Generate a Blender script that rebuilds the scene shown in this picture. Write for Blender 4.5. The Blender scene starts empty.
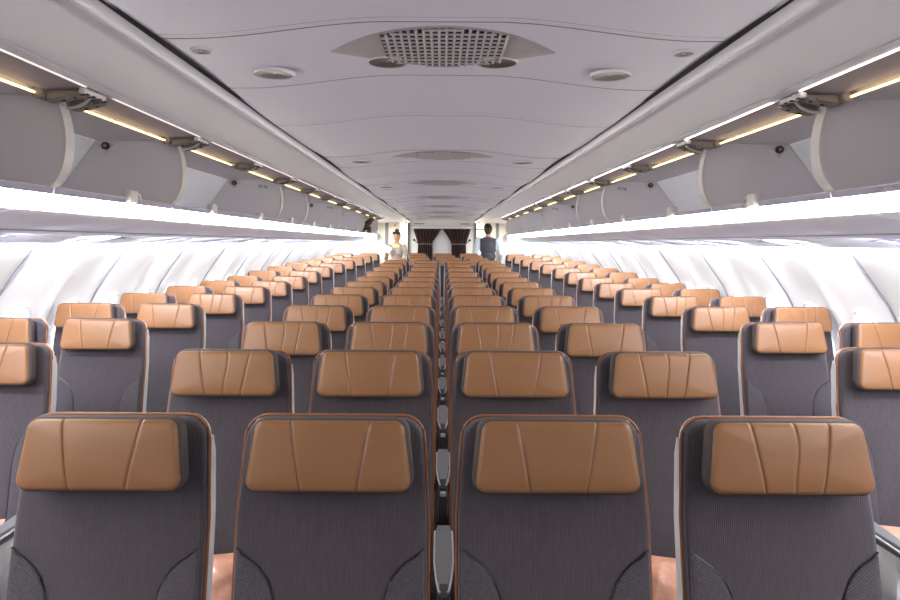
import bpy, bmesh, math, random
from mathutils import Vector, Matrix, noise
random.seed(7)
S = bpy.context.scene
C = S.collection
EYE = 1.57
def R(a): return math.radians(a)

# ------------------------------------------------------------------ materials
def lin(c):
    return tuple(((v/255)/12.92 if v/255 <= .04045 else ((v/255+.055)/1.055)**2.4) for v in c) + (1,)
def mat(name, rgb, rough=.5, metal=0, emit=None, estr=0, spec=.5, noise_amt=.04, noise_scale=30, bump=0, coat=0, sheen=0):
    m = bpy.data.materials.new(name); m.use_nodes = True
    nt = m.node_tree; b = nt.nodes['Principled BSDF']
    b.inputs['Roughness'].default_value = rough; b.inputs['Metallic'].default_value = metal
    b.inputs['Specular IOR Level'].default_value = spec
    b.inputs['Coat Weight'].default_value = coat; b.inputs['Sheen Weight'].default_value = sheen
    tc = nt.nodes.new('ShaderNodeTexCoord'); nz = nt.nodes.new('ShaderNodeTexNoise')
    nz.inputs['Scale'].default_value = noise_scale; nz.inputs['Detail'].default_value = 3
    nt.links.new(tc.outputs['Object'], nz.inputs['Vector'])
    mx = nt.nodes.new('ShaderNodeMix'); mx.data_type = 'RGBA'
    c = lin(rgb); mx.inputs[6].default_value = tuple(v*(1-noise_amt) for v in c[:3])+(1,)
    mx.inputs[7].default_value = tuple(min(1, v*(1+noise_amt)) for v in c[:3])+(1,)
    nt.links.new(nz.outputs['Fac'], mx.inputs[0]); nt.links.new(mx.outputs[2], b.inputs['Base Color'])
    if bump:
        bp = nt.nodes.new('ShaderNodeBump'); bp.inputs['Strength'].default_value = bump; bp.inputs['Distance'].default_value = .002
        nt.links.new(nz.outputs['Fac'], bp.inputs['Height']); nt.links.new(bp.outputs['Normal'], b.inputs['Normal'])
    if emit:
        b.inputs['Emission Color'].default_value = lin(emit); b.inputs['Emission Strength'].default_value = estr
    return m
def mth(nt, op, a, b=None, c=None, clamp=False):
    n = nt.nodes.new('ShaderNodeMath'); n.operation = op; n.use_clamp = clamp
    for i, v in enumerate((a, b, c)):
        if v is None: continue
        if isinstance(v, (int, float)): n.inputs[i].default_value = v
        else: nt.links.new(v, n.inputs[i])
    return n.outputs[0]
def base_nodes(name, rough, spec=.5):
    m = bpy.data.materials.new(name); m.use_nodes = True
    nt = m.node_tree; b = nt.nodes['Principled BSDF']; b.inputs['Roughness'].default_value = rough
    b.inputs['Specular IOR Level'].default_value = spec
    tc = nt.nodes.new('ShaderNodeTexCoord'); sp = nt.nodes.new('ShaderNodeSeparateXYZ')
    nt.links.new(tc.outputs['Object'], sp.inputs[0])
    return m, nt, b, tc, sp.outputs
def mixc(nt, f, a, b):
    mx = nt.nodes.new('ShaderNodeMix'); mx.data_type = 'RGBA'
    nt.links.new(f, mx.inputs[0])
    for i, v in ((6, a), (7, b)):
        if isinstance(v, tuple): mx.inputs[i].default_value = v
        else: nt.links.new(v, mx.inputs[i])
    return mx.outputs[2]
def bumpn(nt, b, h, strength, dist):
    bp = nt.nodes.new('ShaderNodeBump'); bp.inputs['Strength'].default_value = strength; bp.inputs['Distance'].default_value = dist
    nt.links.new(h, bp.inputs['Height']); nt.links.new(bp.outputs['Normal'], b.inputs['Normal'])

def fabric(name, diag, dark, light, period=.0044):
    m, nt, b, tc, (x, y, z) = base_nodes(name, .85, .2)
    b.inputs['Sheen Weight'].default_value = .28; b.inputs['Sheen Roughness'].default_value = .75
    b.inputs['Sheen Tint'].default_value = (.84, .82, 1, 1)
    v = x
    if diag:
        ax = mth(nt, 'ABSOLUTE', x); v = mth(nt, 'ADD', mth(nt, 'MULTIPLY', ax, .62), mth(nt, 'MULTIPLY', z, -.78))
    s = mth(nt, 'SINE', mth(nt, 'MULTIPLY', v, 2*math.pi/period))
    s = mth(nt, 'MULTIPLY_ADD', s, .5, .5)
    nz = nt.nodes.new('ShaderNodeTexNoise'); nz.inputs['Scale'].default_value = 1
    mp = nt.nodes.new('ShaderNodeMapping'); mp.inputs['Scale'].default_value = (420, 60, 25) if not diag else (150, 150, 150)
    nt.links.new(tc.outputs['Object'], mp.inputs[0]); nt.links.new(mp.outputs[0], nz.inputs['Vector'])
    f = mth(nt, 'MULTIPLY', s, mth(nt, 'MULTIPLY_ADD', nz.outputs['Fac'], 1.6, -.25, clamp=True), clamp=True)
    if not diag: f = mth(nt, 'MULTIPLY', mth(nt, 'POWER', s, 1.5), mth(nt, 'MULTIPLY_ADD', nz.outputs['Fac'], 2.2, -.55, clamp=True), clamp=True)
    nt.links.new(mixc(nt, f, lin(dark), lin(light)), b.inputs['Base Color'])
    bumpn(nt, b, s, .35, .0015)
    return m

def leather():
    m, nt, b, tc, (x, y, z) = base_nodes('tan_leather', .42, .45)
    def line(a, slope, wob=0):
        # distance to the seam x = a + slope*(z-1.1)
        t = mth(nt, 'SUBTRACT', z, 1.1)
        e = mth(nt, 'MULTIPLY_ADD', t, slope, a)
        if wob: e = mth(nt, 'ADD', e, mth(nt, 'MULTIPLY', mth(nt, 'SINE', mth(nt, 'MULTIPLY', t, 38)), wob))
        return mth(nt, 'ABSOLUTE', mth(nt, 'SUBTRACT', x, e))
    d1 = mth(nt, 'MINIMUM', line(-.0705, -.17), line(.0725, .18))
    oi = nt.nodes.new('ShaderNodeObjectInfo')
    have = mth(nt, 'GREATER_THAN', oi.outputs['Random'], .6)
    d2 = mth(nt, 'ADD', line(.008, .03, .004), mth(nt, 'MULTIPLY', mth(nt, 'SUBTRACT', 1, have), 1))
    s1 = mth(nt, 'SUBTRACT', 1, mth(nt, 'DIVIDE', d1, .0022), clamp=True)
    s2 = mth(nt, 'MULTIPLY', mth(nt, 'SUBTRACT', 1, mth(nt, 'DIVIDE', d2, .0016), clamp=True), .45)
    s = mth(nt, 'MAXIMUM', s1, s2, clamp=True)
    w1 = mth(nt, 'SUBTRACT', 1, mth(nt, 'DIVIDE', mth(nt, 'MINIMUM', d1, d2), .008), clamp=True)
    nz = nt.nodes.new('ShaderNodeTexNoise'); nz.inputs['Scale'].default_value = 7
    nt.links.new(tc.outputs['Object'], nz.inputs['Vector'])
    base = mixc(nt, nz.outputs['Fac'], lin((125, 85, 53)), lin((136, 94, 60)))
    nt.links.new(mixc(nt, s, base, lin((84, 46, 25))), b.inputs['Base Color'])
    vo = nt.nodes.new('ShaderNodeTexVoronoi'); vo.inputs['Scale'].default_value = 450
    nt.links.new(tc.outputs['Object'], vo.inputs['Vector'])
    h = mth(nt, 'ADD', mth(nt, 'MULTIPLY', mth(nt, 'MULTIPLY', w1, w1), -1), mth(nt, 'MULTIPLY', vo.outputs['Distance'], .06))
    bumpn(nt, b, h, .7, .004)
    return m

M = dict(
    fabric=fabric('dark_striped_fabric', False, (36, 28, 28), (74, 62, 60)),
    fabric_diag=fabric('diagonal_ribbed_fabric', True, (31, 25, 26), (86, 75, 77), .0052),
    head_fabric=mat('headrest_side_fabric', (70, 60, 60), .8, noise_scale=300, noise_amt=.2, bump=.3),
    leather=leather(),
    piping=mat('tan_piping', (142, 84, 46), .5),
    shell=mat('off_white_plastic', (222, 222, 226), .35),
    panel_dark=mat('armrest_side_dark', (56, 52, 54), .5),
    armpad=mat('armrest_grey', (112, 112, 116), .45, noise_scale=80, bump=.1),
    black=mat('black_plastic', (22, 21, 24), .4),
    chrome=mat('brushed_metal', (225, 230, 238), .35, .4),
    dark_metal=mat('hinge_metal', (150, 143, 138), .5, .3),
    gold=mat('brass_rod_added_glow', (255, 214, 140), .3, .6, emit=(255, 216, 142), estr=4.2),  # glow added to the rods to brighten the bin interiors
    ceil=mat('ceiling_plastic', (226, 224, 238), .42, noise_scale=4, noise_amt=.015),
    ceil_line=mat('panel_seam_grey', (140, 132, 142), .6),
    cove=mat('cove_plastic', (238, 235, 243), .36, noise_scale=5, noise_amt=.015),
    tube=mat('glossy_rail_plastic', (222, 220, 228), .22),
    wall=mat('sidewall_plastic', (236, 235, 234), .5, noise_scale=40, noise_amt=.01),
    wall_seam=mat('sidewall_seam', (150, 150, 162), .5),
    bin_grey=mat('bin_liner_grey', (218, 216, 222), .5, noise_scale=6, noise_amt=.02),
    bin_back=mat('bin_back_panel', (236, 240, 250), .5),
    bin_edge=mat('bin_edge_trim', (212, 208, 206), .4),
    door_liner=mat('door_inner_liner', (190, 180, 186), .55, noise_scale=8, noise_amt=.03),
    lip=mat('shelf_lip_lavender', (176, 172, 194), .4),
    under=mat('bin_underside', (236, 235, 250), .4, noise_scale=5, noise_amt=.02),
    service=mat('service_panel', (238, 238, 250), .4),
    shade_and_joint=mat('service_shade_and_joint', (168, 168, 188), .45),  # darker lavender: shade put into the wedge plates, also the joint lines
    strip=mat('light_cover', (255, 253, 246), .4, emit=(255, 251, 240), estr=24),
    wash=mat('sidewall_wash_lamp', (255, 255, 255), .4, emit=(252, 252, 255), estr=38),
    shade=mat('window_shade_added_glow', (240, 240, 240), .5, emit=(245, 248, 255), estr=1.3),  # emission added to the closed shades to help light the side seats
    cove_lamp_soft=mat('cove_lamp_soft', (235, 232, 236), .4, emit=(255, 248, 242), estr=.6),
    cove_lamp=mat('cove_lamp', (255, 255, 255), .4, emit=(255, 246, 236), estr=4),
    carpet=mat('dark_carpet', (72, 66, 76), .95, noise_scale=200, noise_amt=.25, bump=.5, spec=.1),
    cream=mat('cream_laminate', (240, 236, 222), .4),
    cream_grey=mat('grey_recess_laminate', (140, 138, 140), .5),
    dl=mat('downlight_recess_shade', (80, 75, 78), .3),  # dark lens colour stands in for the shade inside a recess
    post=mat('dark_olive_post', (74, 70, 58), .4),
    dark=mat('dark_gap', (38, 34, 38), .8),
    hole=mat('grille_hole', (70, 66, 70), .9),
    plate=mat('vent_plate', (178, 170, 174), .5, noise_scale=5),
    curtain=mat('brown_curtain_cloth', (62, 48, 46), .85, noise_scale=60, noise_amt=.3, bump=.4, spec=.1),
    tieback=mat('grey_tieback', (120, 112, 108), .7),
    greywall=mat('light_grey_partition', (188, 186, 194), .5),
    pillow=mat('salmon_pillow', (206, 152, 128), .28, noise_scale=45, noise_amt=.22, bump=1, coat=.6),
    skin=mat('skin', (196, 146, 118), .5), hair=mat('black_hair', (34, 26, 24), .4, noise_scale=200, noise_amt=.4),
    lips=mat('lip_red', (176, 60, 60), .4), eye=mat('eye_dark', (30, 24, 22), .3),
    blouse=mat('beige_grey_blouse', (160, 150, 140), .7, noise_scale=35, noise_amt=.28),
    scarf=mat('pale_yellow_scarf', (226, 214, 150), .6), skirt=mat('dark_skirt', (96, 84, 80), .8),
    shirt=mat('white_shirt', (176, 186, 194), .7), trousers=mat('dark_trousers', (44, 42, 48), .8),
    paper=mat('white_paper', (205, 203, 205), .6), red=mat('red_plastic', (200, 50, 46), .4),
    ink=mat('dark_ink', (50, 48, 56), .6), bundle=mat('brown_white_cloth', (84, 58, 50), .8, noise_scale=14, noise_amt=.6),
)
# diagonally striped waistcoat
vm, vnt, vb, vtc, (vx, vy, vz) = base_nodes('striped_waistcoat', .8, .2)
vs = mth(vnt, 'SINE', mth(vnt, 'MULTIPLY', mth(vnt, 'ADD', vx, vz), 95))
vnt.links.new(mixc(vnt, mth(vnt, 'GREATER_THAN', vs, .8), lin((52, 54, 60)), lin((92, 92, 98))), vb.inputs['Base Color'])
M['vest'] = vm

# ------------------------------------------------------------------ mesh helpers
def obj(name, bm, m=None, parent=None, smooth=True, **props):
    me = bpy.data.meshes.new(name)
    bmesh.ops.recalc_face_normals(bm, faces=bm.faces[:])
    bm.to_mesh(me); bm.free()
    for p in me.polygons: p.use_smooth = smooth
    if smooth:
        try: me.set_sharp_from_angle(angle=R(38))
        except Exception: pass
    ms = m if isinstance(m, (list, tuple)) else [m]
    for q in ms: me.materials.append(q)
    o = bpy.data.objects.new(name, me); C.objects.link(o)
    if parent: o.parent = parent
    for k, v in props.items(): o[k] = v
    return o
def thing(name, label, cat, loc=(0, 0, 0), rz=0, group=None):
    o = bpy.data.objects.new(name, None); C.objects.link(o); o.empty_display_size = .1
    o.location = loc; o.rotation_euler = (0, 0, rz); o['label'] = label; o['category'] = cat
    if group: o['group'] = group
    return o
def struct(name, bm, m, smooth=True, **k):
    return obj(name, bm, m, None, smooth, kind='structure', **k)
def box(bm, x0, x1, y0, y1, z0, z1, mi=0):
    vs = [bm.verts.new((x, y, z)) for x in (x0, x1) for y in (y0, y1) for z in (z0, z1)]
    for f in ((0,1,3,2), (4,6,7,5), (0,4,5,1), (2,3,7,6), (0,2,6,4), (1,5,7,3)):
        bm.faces.new([vs[i] for i in f]).material_index = mi
    return vs
def rbox(bm, x0, x1, y0, y1, z0, z1, r=.01, seg=3, mi=0):
    b = bmesh.new(); box(b, x0, x1, y0, y1, z0, z1)
    bmesh.ops.recalc_face_normals(b, faces=b.faces[:])
    bmesh.ops.bevel(b, geom=b.edges[:], offset=r, segments=seg, affect='EDGES', profile=.5)
    merge(bm, b, mi)
def merge(bm, b, mi=0, mtx=None):
    mp = {v: bm.verts.new(mtx @ v.co if mtx else v.co) for v in b.verts}
    for f in b.faces:
        try: bm.faces.new([mp[v] for v in f.verts]).material_index = mi
        except ValueError: pass
    b.free()
def tube(bm, pts, r, n=6, closed=False, mi=0):
    pts = [Vector(p) for p in pts]; N = len(pts); rings = []
    for i, p in enumerate(pts):
        a = pts[(i-1) % N] if (closed or i > 0) else p
        c = pts[(i+1) % N] if (closed or i < N-1) else p
        t = (c-a).normalized()
        up = Vector((0, 0, 1)) if abs(t.z) < .9 else Vector((0, 1, 0))
        u = t.cross(up).normalized(); w = u.cross(t)
        rr = r[i] if isinstance(r, (list, tuple)) else r
        rings.append([bm.verts.new(p+rr*(math.cos(2*math.pi*k/n)*u+math.sin(2*math.pi*k/n)*w)) for k in range(n)])
    for i in range(N if closed else N-1):
        A, B = rings[i], rings[(i+1) % N]
        for k in range(n): bm.faces.new((A[k], A[(k+1) % n], B[(k+1) % n], B[k])).material_index = mi
    if not closed:
        bm.faces.new(rings[0]).material_index = mi; bm.faces.new(rings[-1][::-1]).material_index = mi
def ell(bm, c, r, mtx=None, u=14, v=10, mi=0):
    b = bmesh.new(); bmesh.ops.create_uvsphere(b, u_segments=u, v_segments=v, radius=1)
    m = Matrix.Translation(c) @ (mtx or Matrix.Identity(4)) @ Matrix.Diagonal((r[0], r[1], r[2], 1))
    merge(bm, b, mi, m)
def rounded(corners, radii, n=5):
    out = []; N = len(corners)
    for i in range(N):
        p = Vector(corners[i]); a = (Vector(corners[i-1])-p).normalized(); c = (Vector(corners[(i+1) % N])-p).normalized()
        r = radii[i] if isinstance(radii, (list, tuple)) else radii
        if r <= 0: out.append(tuple(p)); continue
        ang = a.angle(c); t = r/math.tan(ang/2)
        s, e = p+a*t, p+c*t
        ctr = p+(a+c).normalized()*(r/math.sin(ang/2))
        v0, v1 = s-ctr, e-ctr; th = v0.angle(v1)
        for k in range(n+1):
            f = k/n
            out.append(tuple(ctr+(v0*math.sin((1-f)*th)+v1*math.sin(f*th))/math.sin(th)))
    return out
def slab(bm, outline, yb, yf, r, bulge=0, warp=None, mi=0, rings=(.9, .7, .45, .2), back_r=0):
    """outline of (x,z), front towards -y at yf, back at yb; rounded front edge r, bulging face"""
    N = len(outline); P = [Vector(p) for p in outline]
    area = sum(P[i].x*P[(i+1) % N].y-P[(i+1) % N].x*P[i].y for i in range(N))
    sg = 1 if area > 0 else -1
    nr = []
    for i in range(N):
        t = (P[(i+1) % N]-P[i-1]).normalized(); nr.append(Vector((-t.y, t.x))*sg)
    cx = sum(p.x for p in P)/N; cz = sum(p.y for p in P)/N
    L = []
    def ring(inset, k, y):
        vs = []
        for p, q in zip(P, nr):
            a = p+q*inset; x = cx+(a.x-cx)*k; z = cz+(a.y-cz)*k
            co = Vector((x, y, z)); co = warp(co) if warp else co
            vs.append(bm.verts.new(co))
        L.append(vs)
    if back_r: ring(back_r, 1, yb); ring(back_r*.3, 1, yb-back_r*.7); ring(0, 1, yb-back_r)
    else: ring(0, 1, yb)
    for a in (0, 22, 45, 68, 90):
        ring(r*(1-math.cos(R(a))), 1, yf+r*(1-math.sin(R(a))))
    for k in rings: ring(r, k, yf-bulge*(1-k**2.5))
    for A, B in zip(L, L[1:]):
        for i in range(N): bm.faces.new((A[i], A[(i+1) % N], B[(i+1) % N], B[i])).material_index = mi
    c = Vector((cx, yf-bulge, cz)); c = warp(c) if warp else c
    c = bm.verts.new(c)
    for i in range(N): bm.faces.new((L[-1][i], L[-1][(i+1) % N], c)).material_index = mi
    bm.faces.new(L[0][::-1]).material_index = mi
def loft(bm, prof, ys, s=1, thick=0, mi=0):
    """sweep an open profile of (X,Z) (Z relative to the eye) along y"""
    rows = [[bm.verts.new((s*x, y, z+EYE)) for x, z in prof] for y in ys]
    for A, B in zip(rows, rows[1:]):
        for i in range(len(prof)-1): bm.faces.new((A[i], A[i+1], B[i+1], B[i])).material_index = mi
def solid(bm, prof, y0, y1, s=1, mi=0):
    """closed (X,Z) polygon extruded along y"""
    a = [bm.verts.new((s*x, y0, z+EYE)) for x, z in prof]; b = [bm.verts.new((s*x, y1, z+EYE)) for x, z in prof]
    N = len(prof)
    for i in range(N): bm.faces.new((a[i], a[(i+1) % N], b[(i+1) % N], b[i])).material_index = mi
    bm.faces.new(a).material_index = mi; bm.faces.new(b[::-1]).material_index = mi
def ribbon(bm, prof, t, y0, y1, s=1, mi=0):
    """thick sheet following an open profile"""
    P = [Vector(p) for p in prof]; off = []
    for i in range(len(P)):
        a = P[max(i-1, 0)]; c = P[min(i+1, len(P)-1)]; d = (c-a).normalized(); off.append(P[i]+Vector((-d.y, d.x))*t)
    solid(bm, [tuple(p) for p in P]+[tuple(p) for p in off[::-1]], y0, y1, s, mi)
def text(body, size, m, parent, loc, rot, name='marking'):
    cu = bpy.data.curves.new(name, 'FONT'); cu.body = body; cu.size = size; cu.extrude = .0004; cu.align_x = 'CENTER'; cu.align_y = 'CENTER'
    o = bpy.data.objects.new(name, cu); C.objects.link(o); cu.materials.append(m); o.parent = parent
    bpy.context.view_layer.update()
    me = bpy.data.meshes.new_from_object(o.evaluated_get(bpy.context.evaluated_depsgraph_get()))
    bpy.data.objects.remove(o); o = bpy.data.objects.new(name, me); C.objects.link(o); o.parent = parent
    o.location = loc; o.rotation_euler = rot
    return o
def rise(d): return max(0, .03*(d-7))
ORD = ['first', 'second', 'third', 'fourth', 'fifth', 'sixth', 'seventh', 'eighth', 'ninth', 'tenth', 'eleventh', 'twelfth', 'thirteenth', 'fourteenth', 'fifteenth']
Y0, Y1 = -2.2, 17.75

# ------------------------------------------------------------------ shell of the cabin
bm = bmesh.new()
ys = [Y0, 7] + [Y1+.6]
rows = [[bm.verts.new((x, y, z)) for x, z in ((-2.75, rise(y)), (2.75, rise(y)))] for y in ys]
for A, B in zip(rows, rows[1:]): bm.faces.new((A[0], A[1], B[1], B[0]))
struct('floor', bm, M['carpet'], False)
# aisle seat tracks are hidden; ceiling
def ceil_z(x): 
    t = max(0, min(1, (.78-abs(x))/.62)); return .607+.055*t*t*(3-2*t)
VENT = [2.22, 4.93, 7.2, 9.5, 11.8, 14.1, 16.4]
bm = bmesh.new()
NX, NY = 40, 240
def ceil_pt(x, y):
    near = min(VENT, key=lambda v: abs(v-y))
    return Vector((x, y, EYE+ceil_z(x)+.007*math.cos((y-near)*2*math.pi/2.3)))
g = [[bm.verts.new(ceil_pt(-.857+1.714*i/NX, Y0+(Y1-Y0)*j/NY)) for i in range(NX+1)] for j in range(NY+1)]
for j in range(NY):
    for i in range(NX): bm.faces.new((g[j][i], g[j][i+1], g[j+1][i+1], g[j+1][i]))
seams = []
for v in VENT: seams += [(v-.3, .0018), (v-.26, .0034), (v+.36, .0028), (v+1.06, .0014), (v+1.12, .0022)]
for y, r in seams:
    if y < Y1: tube(bm, [ceil_pt(-.85+1.7*i/28, y)+Vector((0, 0, .001)) for i in range(29)], r, 5, mi=1)
struct('ceiling', bm, [M['ceil'], M['ceil_line']])
# dark gap + glossy rail + cove panel on each side
TUBE = [(.877, .612), (.877, .585), (.884, .574), (.9, .574), (.912, .583), (.918, .6)]
COVE = [(.918, .6), (.96, .585), (1.05, .558), (1.14, .535), (1.165, .531)]
BR = [-1.7, .87, 4.07, 7.27, 10.47, 13.67, Y1]
for s, side in ((-1, 'left'), (1, 'right')):
    bm = bmesh.new(); solid(bm, [(.850, .607), (.879, .612), (.879, .7), (.850, .7)], Y0, Y1, s)
    struct('trim_gap_'+side, bm, M['dark'], False)
    bm = bmesh.new()
    for a, b in zip(BR, BR[1:]):
        solid(bm, TUBE+[(.918, .66), (.872, .66)], a+.004, b-.004, s)
    struct('trim_rail_'+side, bm, M['tube'])
    bm = bmesh.new()
    for a, b in zip(BR, BR[1:]):
        ribbon(bm, COVE, .02, a+.003, b-.003, s)
    solid(bm, [(.92, .63), (1.1, .6), (1.1, .64), (.92, .66)], Y0, Y1, s, 1)
    struct('trim_cove_'+side, bm, [M['cove'], M['ceil_line']])
    bm = bmesh.new(); ribbon(bm, [(1.167, .529), (1.2, .52), (1.212, .527)], .012, Y0, 13.4, s)
    struct('trim_edge_'+side, bm, M['tube'])
    bm = bmesh.new()
    for a, b in zip([-1.9, 1.42, 2.38, 3.4, 5.43, 6.45, 8.6], [1.16, 2.19, 3.22, 5.25, 6.26, 8.4, 13.3]):
        solid(bm, [(1.2, .516), (1.211, .5195), (1.211, .5235), (1.2, .52)], a, b, s)
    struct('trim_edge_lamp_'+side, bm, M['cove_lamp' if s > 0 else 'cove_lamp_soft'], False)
    bm = bmesh.new()       # upper hull panel above the bins, out to the hull
    solid(bm, [(1.15, .64), (2.2, .56), (2.2, .03), (2.24, .03), (2.24, .6), (1.15, .68)], Y0, 13.9, s)
    struct('trim_crown_'+side, bm, M['cream'], False)

# sidewalls
def wall_x(z):
    pts = [(.05, 2.15), (-.025, 2.18), (-.2, 2.31), (-.36, 2.42), (-.6, 2.53), (-.85, 2.6), (-1.1, 2.62), (-1.35, 2.6), (-1.6, 2.52)]
    for (z0, x0), (z1, x1) in zip(pts, pts[1:]):
        if z <= z0 and z >= z1: return x0+(x1-x0)*(z0-z)/(z0-z1)
    return 2.15 if z > 0 else 2.52
J = [3.5+1.05*k for k in range(-6, 11)]
for s, side in ((-1, 'left'), (1, 'right')):
    bm = bmesh.new()
    zz = [.02-.06*i for i in range(28)]
    loft(bm, [(wall_x(z)+.012, z) for z in zz], [Y0, 13.9], s, mi=1)
    for a, b in zip(J, J[1:]):
        n = 22; mid = (a+b)/2; grid = []
        for j in range(n+1):
            y = a+.007+(b-a-.014)*j/n; row = []
            edge = min(j, n-j)
            for z in zz:
                f = max(0, min(1, (-z-.05)/.3))
                off = -.022*f*math.exp(-((y-mid)/.045)**2) + (.010 if edge == 0 else 0)
                row.append(bm.verts.new((s*(wall_x(z)+off), y, z+EYE)))
            grid.append(row)
        for A, B in zip(grid, grid[1:]):
            for i in range(len(zz)-1): bm.faces.new((A[i], A[i+1], B[i+1], B[i]))
        tube(bm, [(s*(wall_x(z)+.004), b, z+EYE) for z in zz[::2]], .0045, 5, mi=1)
    struct('wall_'+side, bm, [M['wall'], M['wall_seam']])
    bm = bmesh.new(); solid(bm, [(2.5, -1.6), (2.5, -1.42), (2.6, -1.38), (2.63, -1.6)], Y0, 13.6, s)
    struct('baseboard_'+side, bm, M['wall_seam'], False)
wn = 1
for s in (-1, 1):
    for k in range(-2, 20):
        yc = 3.77+.525*k
        if yc > 13.3: continue
        bm = bmesh.new(); out = []; zc = -.575
        ring = [(yc+.118*math.copysign(abs(math.cos(a))**.75, math.cos(a)), zc+.19*math.copysign(abs(math.sin(a))**.75, math.sin(a))) for a in [2*math.pi*i/28 for i in range(28)]]
        tube(bm, [(s*(wall_x(z)-.004), y, z+EYE) for y, z in ring], .011, 6, True)
        vs = [bm.verts.new((s*(wall_x(z)-.005), y, z+EYE)) for y, z in ring]; c = bm.verts.new((s*(wall_x(zc)-.008), yc, zc+EYE))
        for i in range(28): bm.faces.new((vs[i], vs[(i+1) % 28], c)).material_index = 1
        struct('window_%d' % wn, bm, [M['shell'], M['shade']]); wn += 1
# continuous lamps washing the sidewalls, tucked at the outer edge of the service panels
for s, side in ((-1, 'left'), (1, 'right')):
    bm = bmesh.new(); solid(bm, [(2.135, .002), (2.178, .002), (2.178, .012), (2.135, .012)], -2, 13.6, s)
    struct('trim_wash_lamp_'+side, bm, M['wash'], False)

# ------------------------------------------------------------------ ceiling fittings
def make_vent():
    t = thing('ceiling_vent', 'large lens shaped ceiling air vent with square grille, nearest the camera', 'ceiling vent', (0, VENT[0], EYE), group='lens shaped ceiling vents')
    def lens(w, h, n=24):
        top = [(-w+2*w*i/n, h*(1-(abs(-1+2*i/n))**1.9)) for i in range(n+1)]
        return top+[(x, -y) for x, y in top[-2:0:-1]]
    def place(pts, dz):
        return [(x, y, ceil_z(x)+dz) for x, y in pts]
    bm = bmesh.new(); L = lens(.385, .225)
    def cup(k, dz): return [bm.verts.new(Vector((x*k, y*k, ceil_z(x*k)+.007+dz))) for x, y in L]
    a, b, c = cup(1, .002), cup(1, -.0015), cup(.985, -.004)
    inner = [cup(q, -.004) for q in (.8, .6, .4, .2)]
    seq = [a, b, c]+inner
    for A, B in zip(seq, seq[1:]):
        for i in range(len(L)): bm.faces.new((A[i], A[(i+1) % len(L)], B[(i+1) % len(L)], B[i]))
    bm.faces.new(seq[-1])
    obj('vent_plate', bm, M['plate'], t)
    bm = bmesh.new()
    def hy(x): return .225*(1-(abs(x)/.385)**1.9)-.012
    zz = lambda x: ceil_z(x)+.007-.008
    n = 17
    for i in range(n):
        x = -.195+.39*i/(n-1)
        x0, x1 = x-.0075, x+.0075; h0 = hy(x)
        vs = [bm.verts.new((q, w, zz(q)+.002)) for q, w in ((x0, -h0), (x1, -h0), (x1, h0), (x0, h0))]
        bm.faces.new(vs).material_index = 1
        tube(bm, [(x+.0115, -h0, zz(x)), (x+.0115, h0, zz(x))], .0048, 4)
    for j in range(11):
        y = -.205+.41*j/10
        xs = [-.2+.4*i/40 for i in range(41) if hy(-.2+.4*i/40) > abs(y)]
        if len(xs) > 1: tube(bm, [(x, y, zz(x)-.001) for x in xs], .0048, 4)
    obj('grille', bm, [M['plate'], M['hole']], t, False)
    return t
vent0 = make_vent()
def copy_tree(o, parent=None, skip=()):
    c = o.copy(); C.objects.link(c)
    if parent: c.parent = parent
    for ch in o.children:
        if ch.name.split('.')[0] in skip: continue
        copy_tree(ch, c, skip)
    return c
bpy.context.view_layer.update()
for k, v in enumerate(VENT[1:]):
    t = copy_tree(vent0); t.location = (0, v, EYE)
    t['label'] = 'lens shaped ceiling air vent, %s one back along the cabin ceiling from the camera' % ORD[k+1]
DL = []
def make_downlight(r=.072):
    t = thing('ceiling_downlight', '', 'downlight', group='round recessed ceiling downlights')
    bm = bmesh.new()
    q_ = r/.11; prof = [(r*1.08, .004), (r*1.08, -.004*q_), (r*1.03, -.009*q_), (r*.95, -.008*q_), (r*.9, -.002*q_)]
    n = 28; rr = [[bm.verts.new((q*math.cos(2*math.pi*i/n), q*math.sin(2*math.pi*i/n), z)) for i in range(n)] for q, z in prof]
    for A, B in zip(rr, rr[1:]):
        for i in range(n): bm.faces.new((A[i], A[(i+1) % n], B[(i+1) % n], B[i]))
    obj('rim', bm, M['tube'], t)
    bm = bmesh.new()
    prof = [(r*.95, -.006*r/.11), (r*.7, -.003), (r*.4, -.001), (.004, 0)]
    rr = [[bm.verts.new((q*math.cos(2*math.pi*i/n), q*math.sin(2*math.pi*i/n), z)) for i in range(n)] for q, z in prof]
    for A, B in zip(rr, rr[1:]):
        for i in range(n): bm.faces.new((A[i], A[(i+1) % n], B[(i+1) % n], B[i]))
    obj('lens', bm, M['dl'], t)
    return t
dl0 = make_downlight(); first = True
words = {-.62: 'far left', -.205: 'left of the vent', .2: 'right of the vent', .615: 'far right'}
spots = [(x, VENT[0]+.17, .0) for x in (-.62, -.205, .2, .615)]
for v in VENT[1:]: spots += [(x, v+.05, .0) for x in (-.62, .615)]
for i, (x, y, _) in enumerate(spots):
    t = dl0 if i == 0 else copy_tree(dl0)
    p = ceil_pt(x, y); t.location = p+Vector((0, 0, -.003))
    if i < 4: t['label'] = ['round recessed downlight leftmost of the four by the nearest vent', 'round recessed downlight under the left half of the nearest vent', 'round recessed downlight under the right half of the nearest vent', 'round recessed downlight rightmost of the four by the nearest vent'][i]
    else: t['label'] = 'round ceiling downlight on the %s of the %s vent from the camera' % ('left' if x < 0 else 'right', ORD[(i-4)//2+1])
sm = make_downlight(.03); sm.name = 'air_nozzle'; sm['category'] = 'air nozzle'; sm['group'] = 'small ceiling nozzles'
for i, x in enumerate((-.775, .77)):
    t = sm if i == 0 else copy_tree(sm)
    t.location = ceil_pt(x, 2.08)+Vector((0, 0, -.004))
    t['label'] = 'small round nozzle by the %s edge of the near ceiling' % ('left' if x < 0 else 'right')

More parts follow.
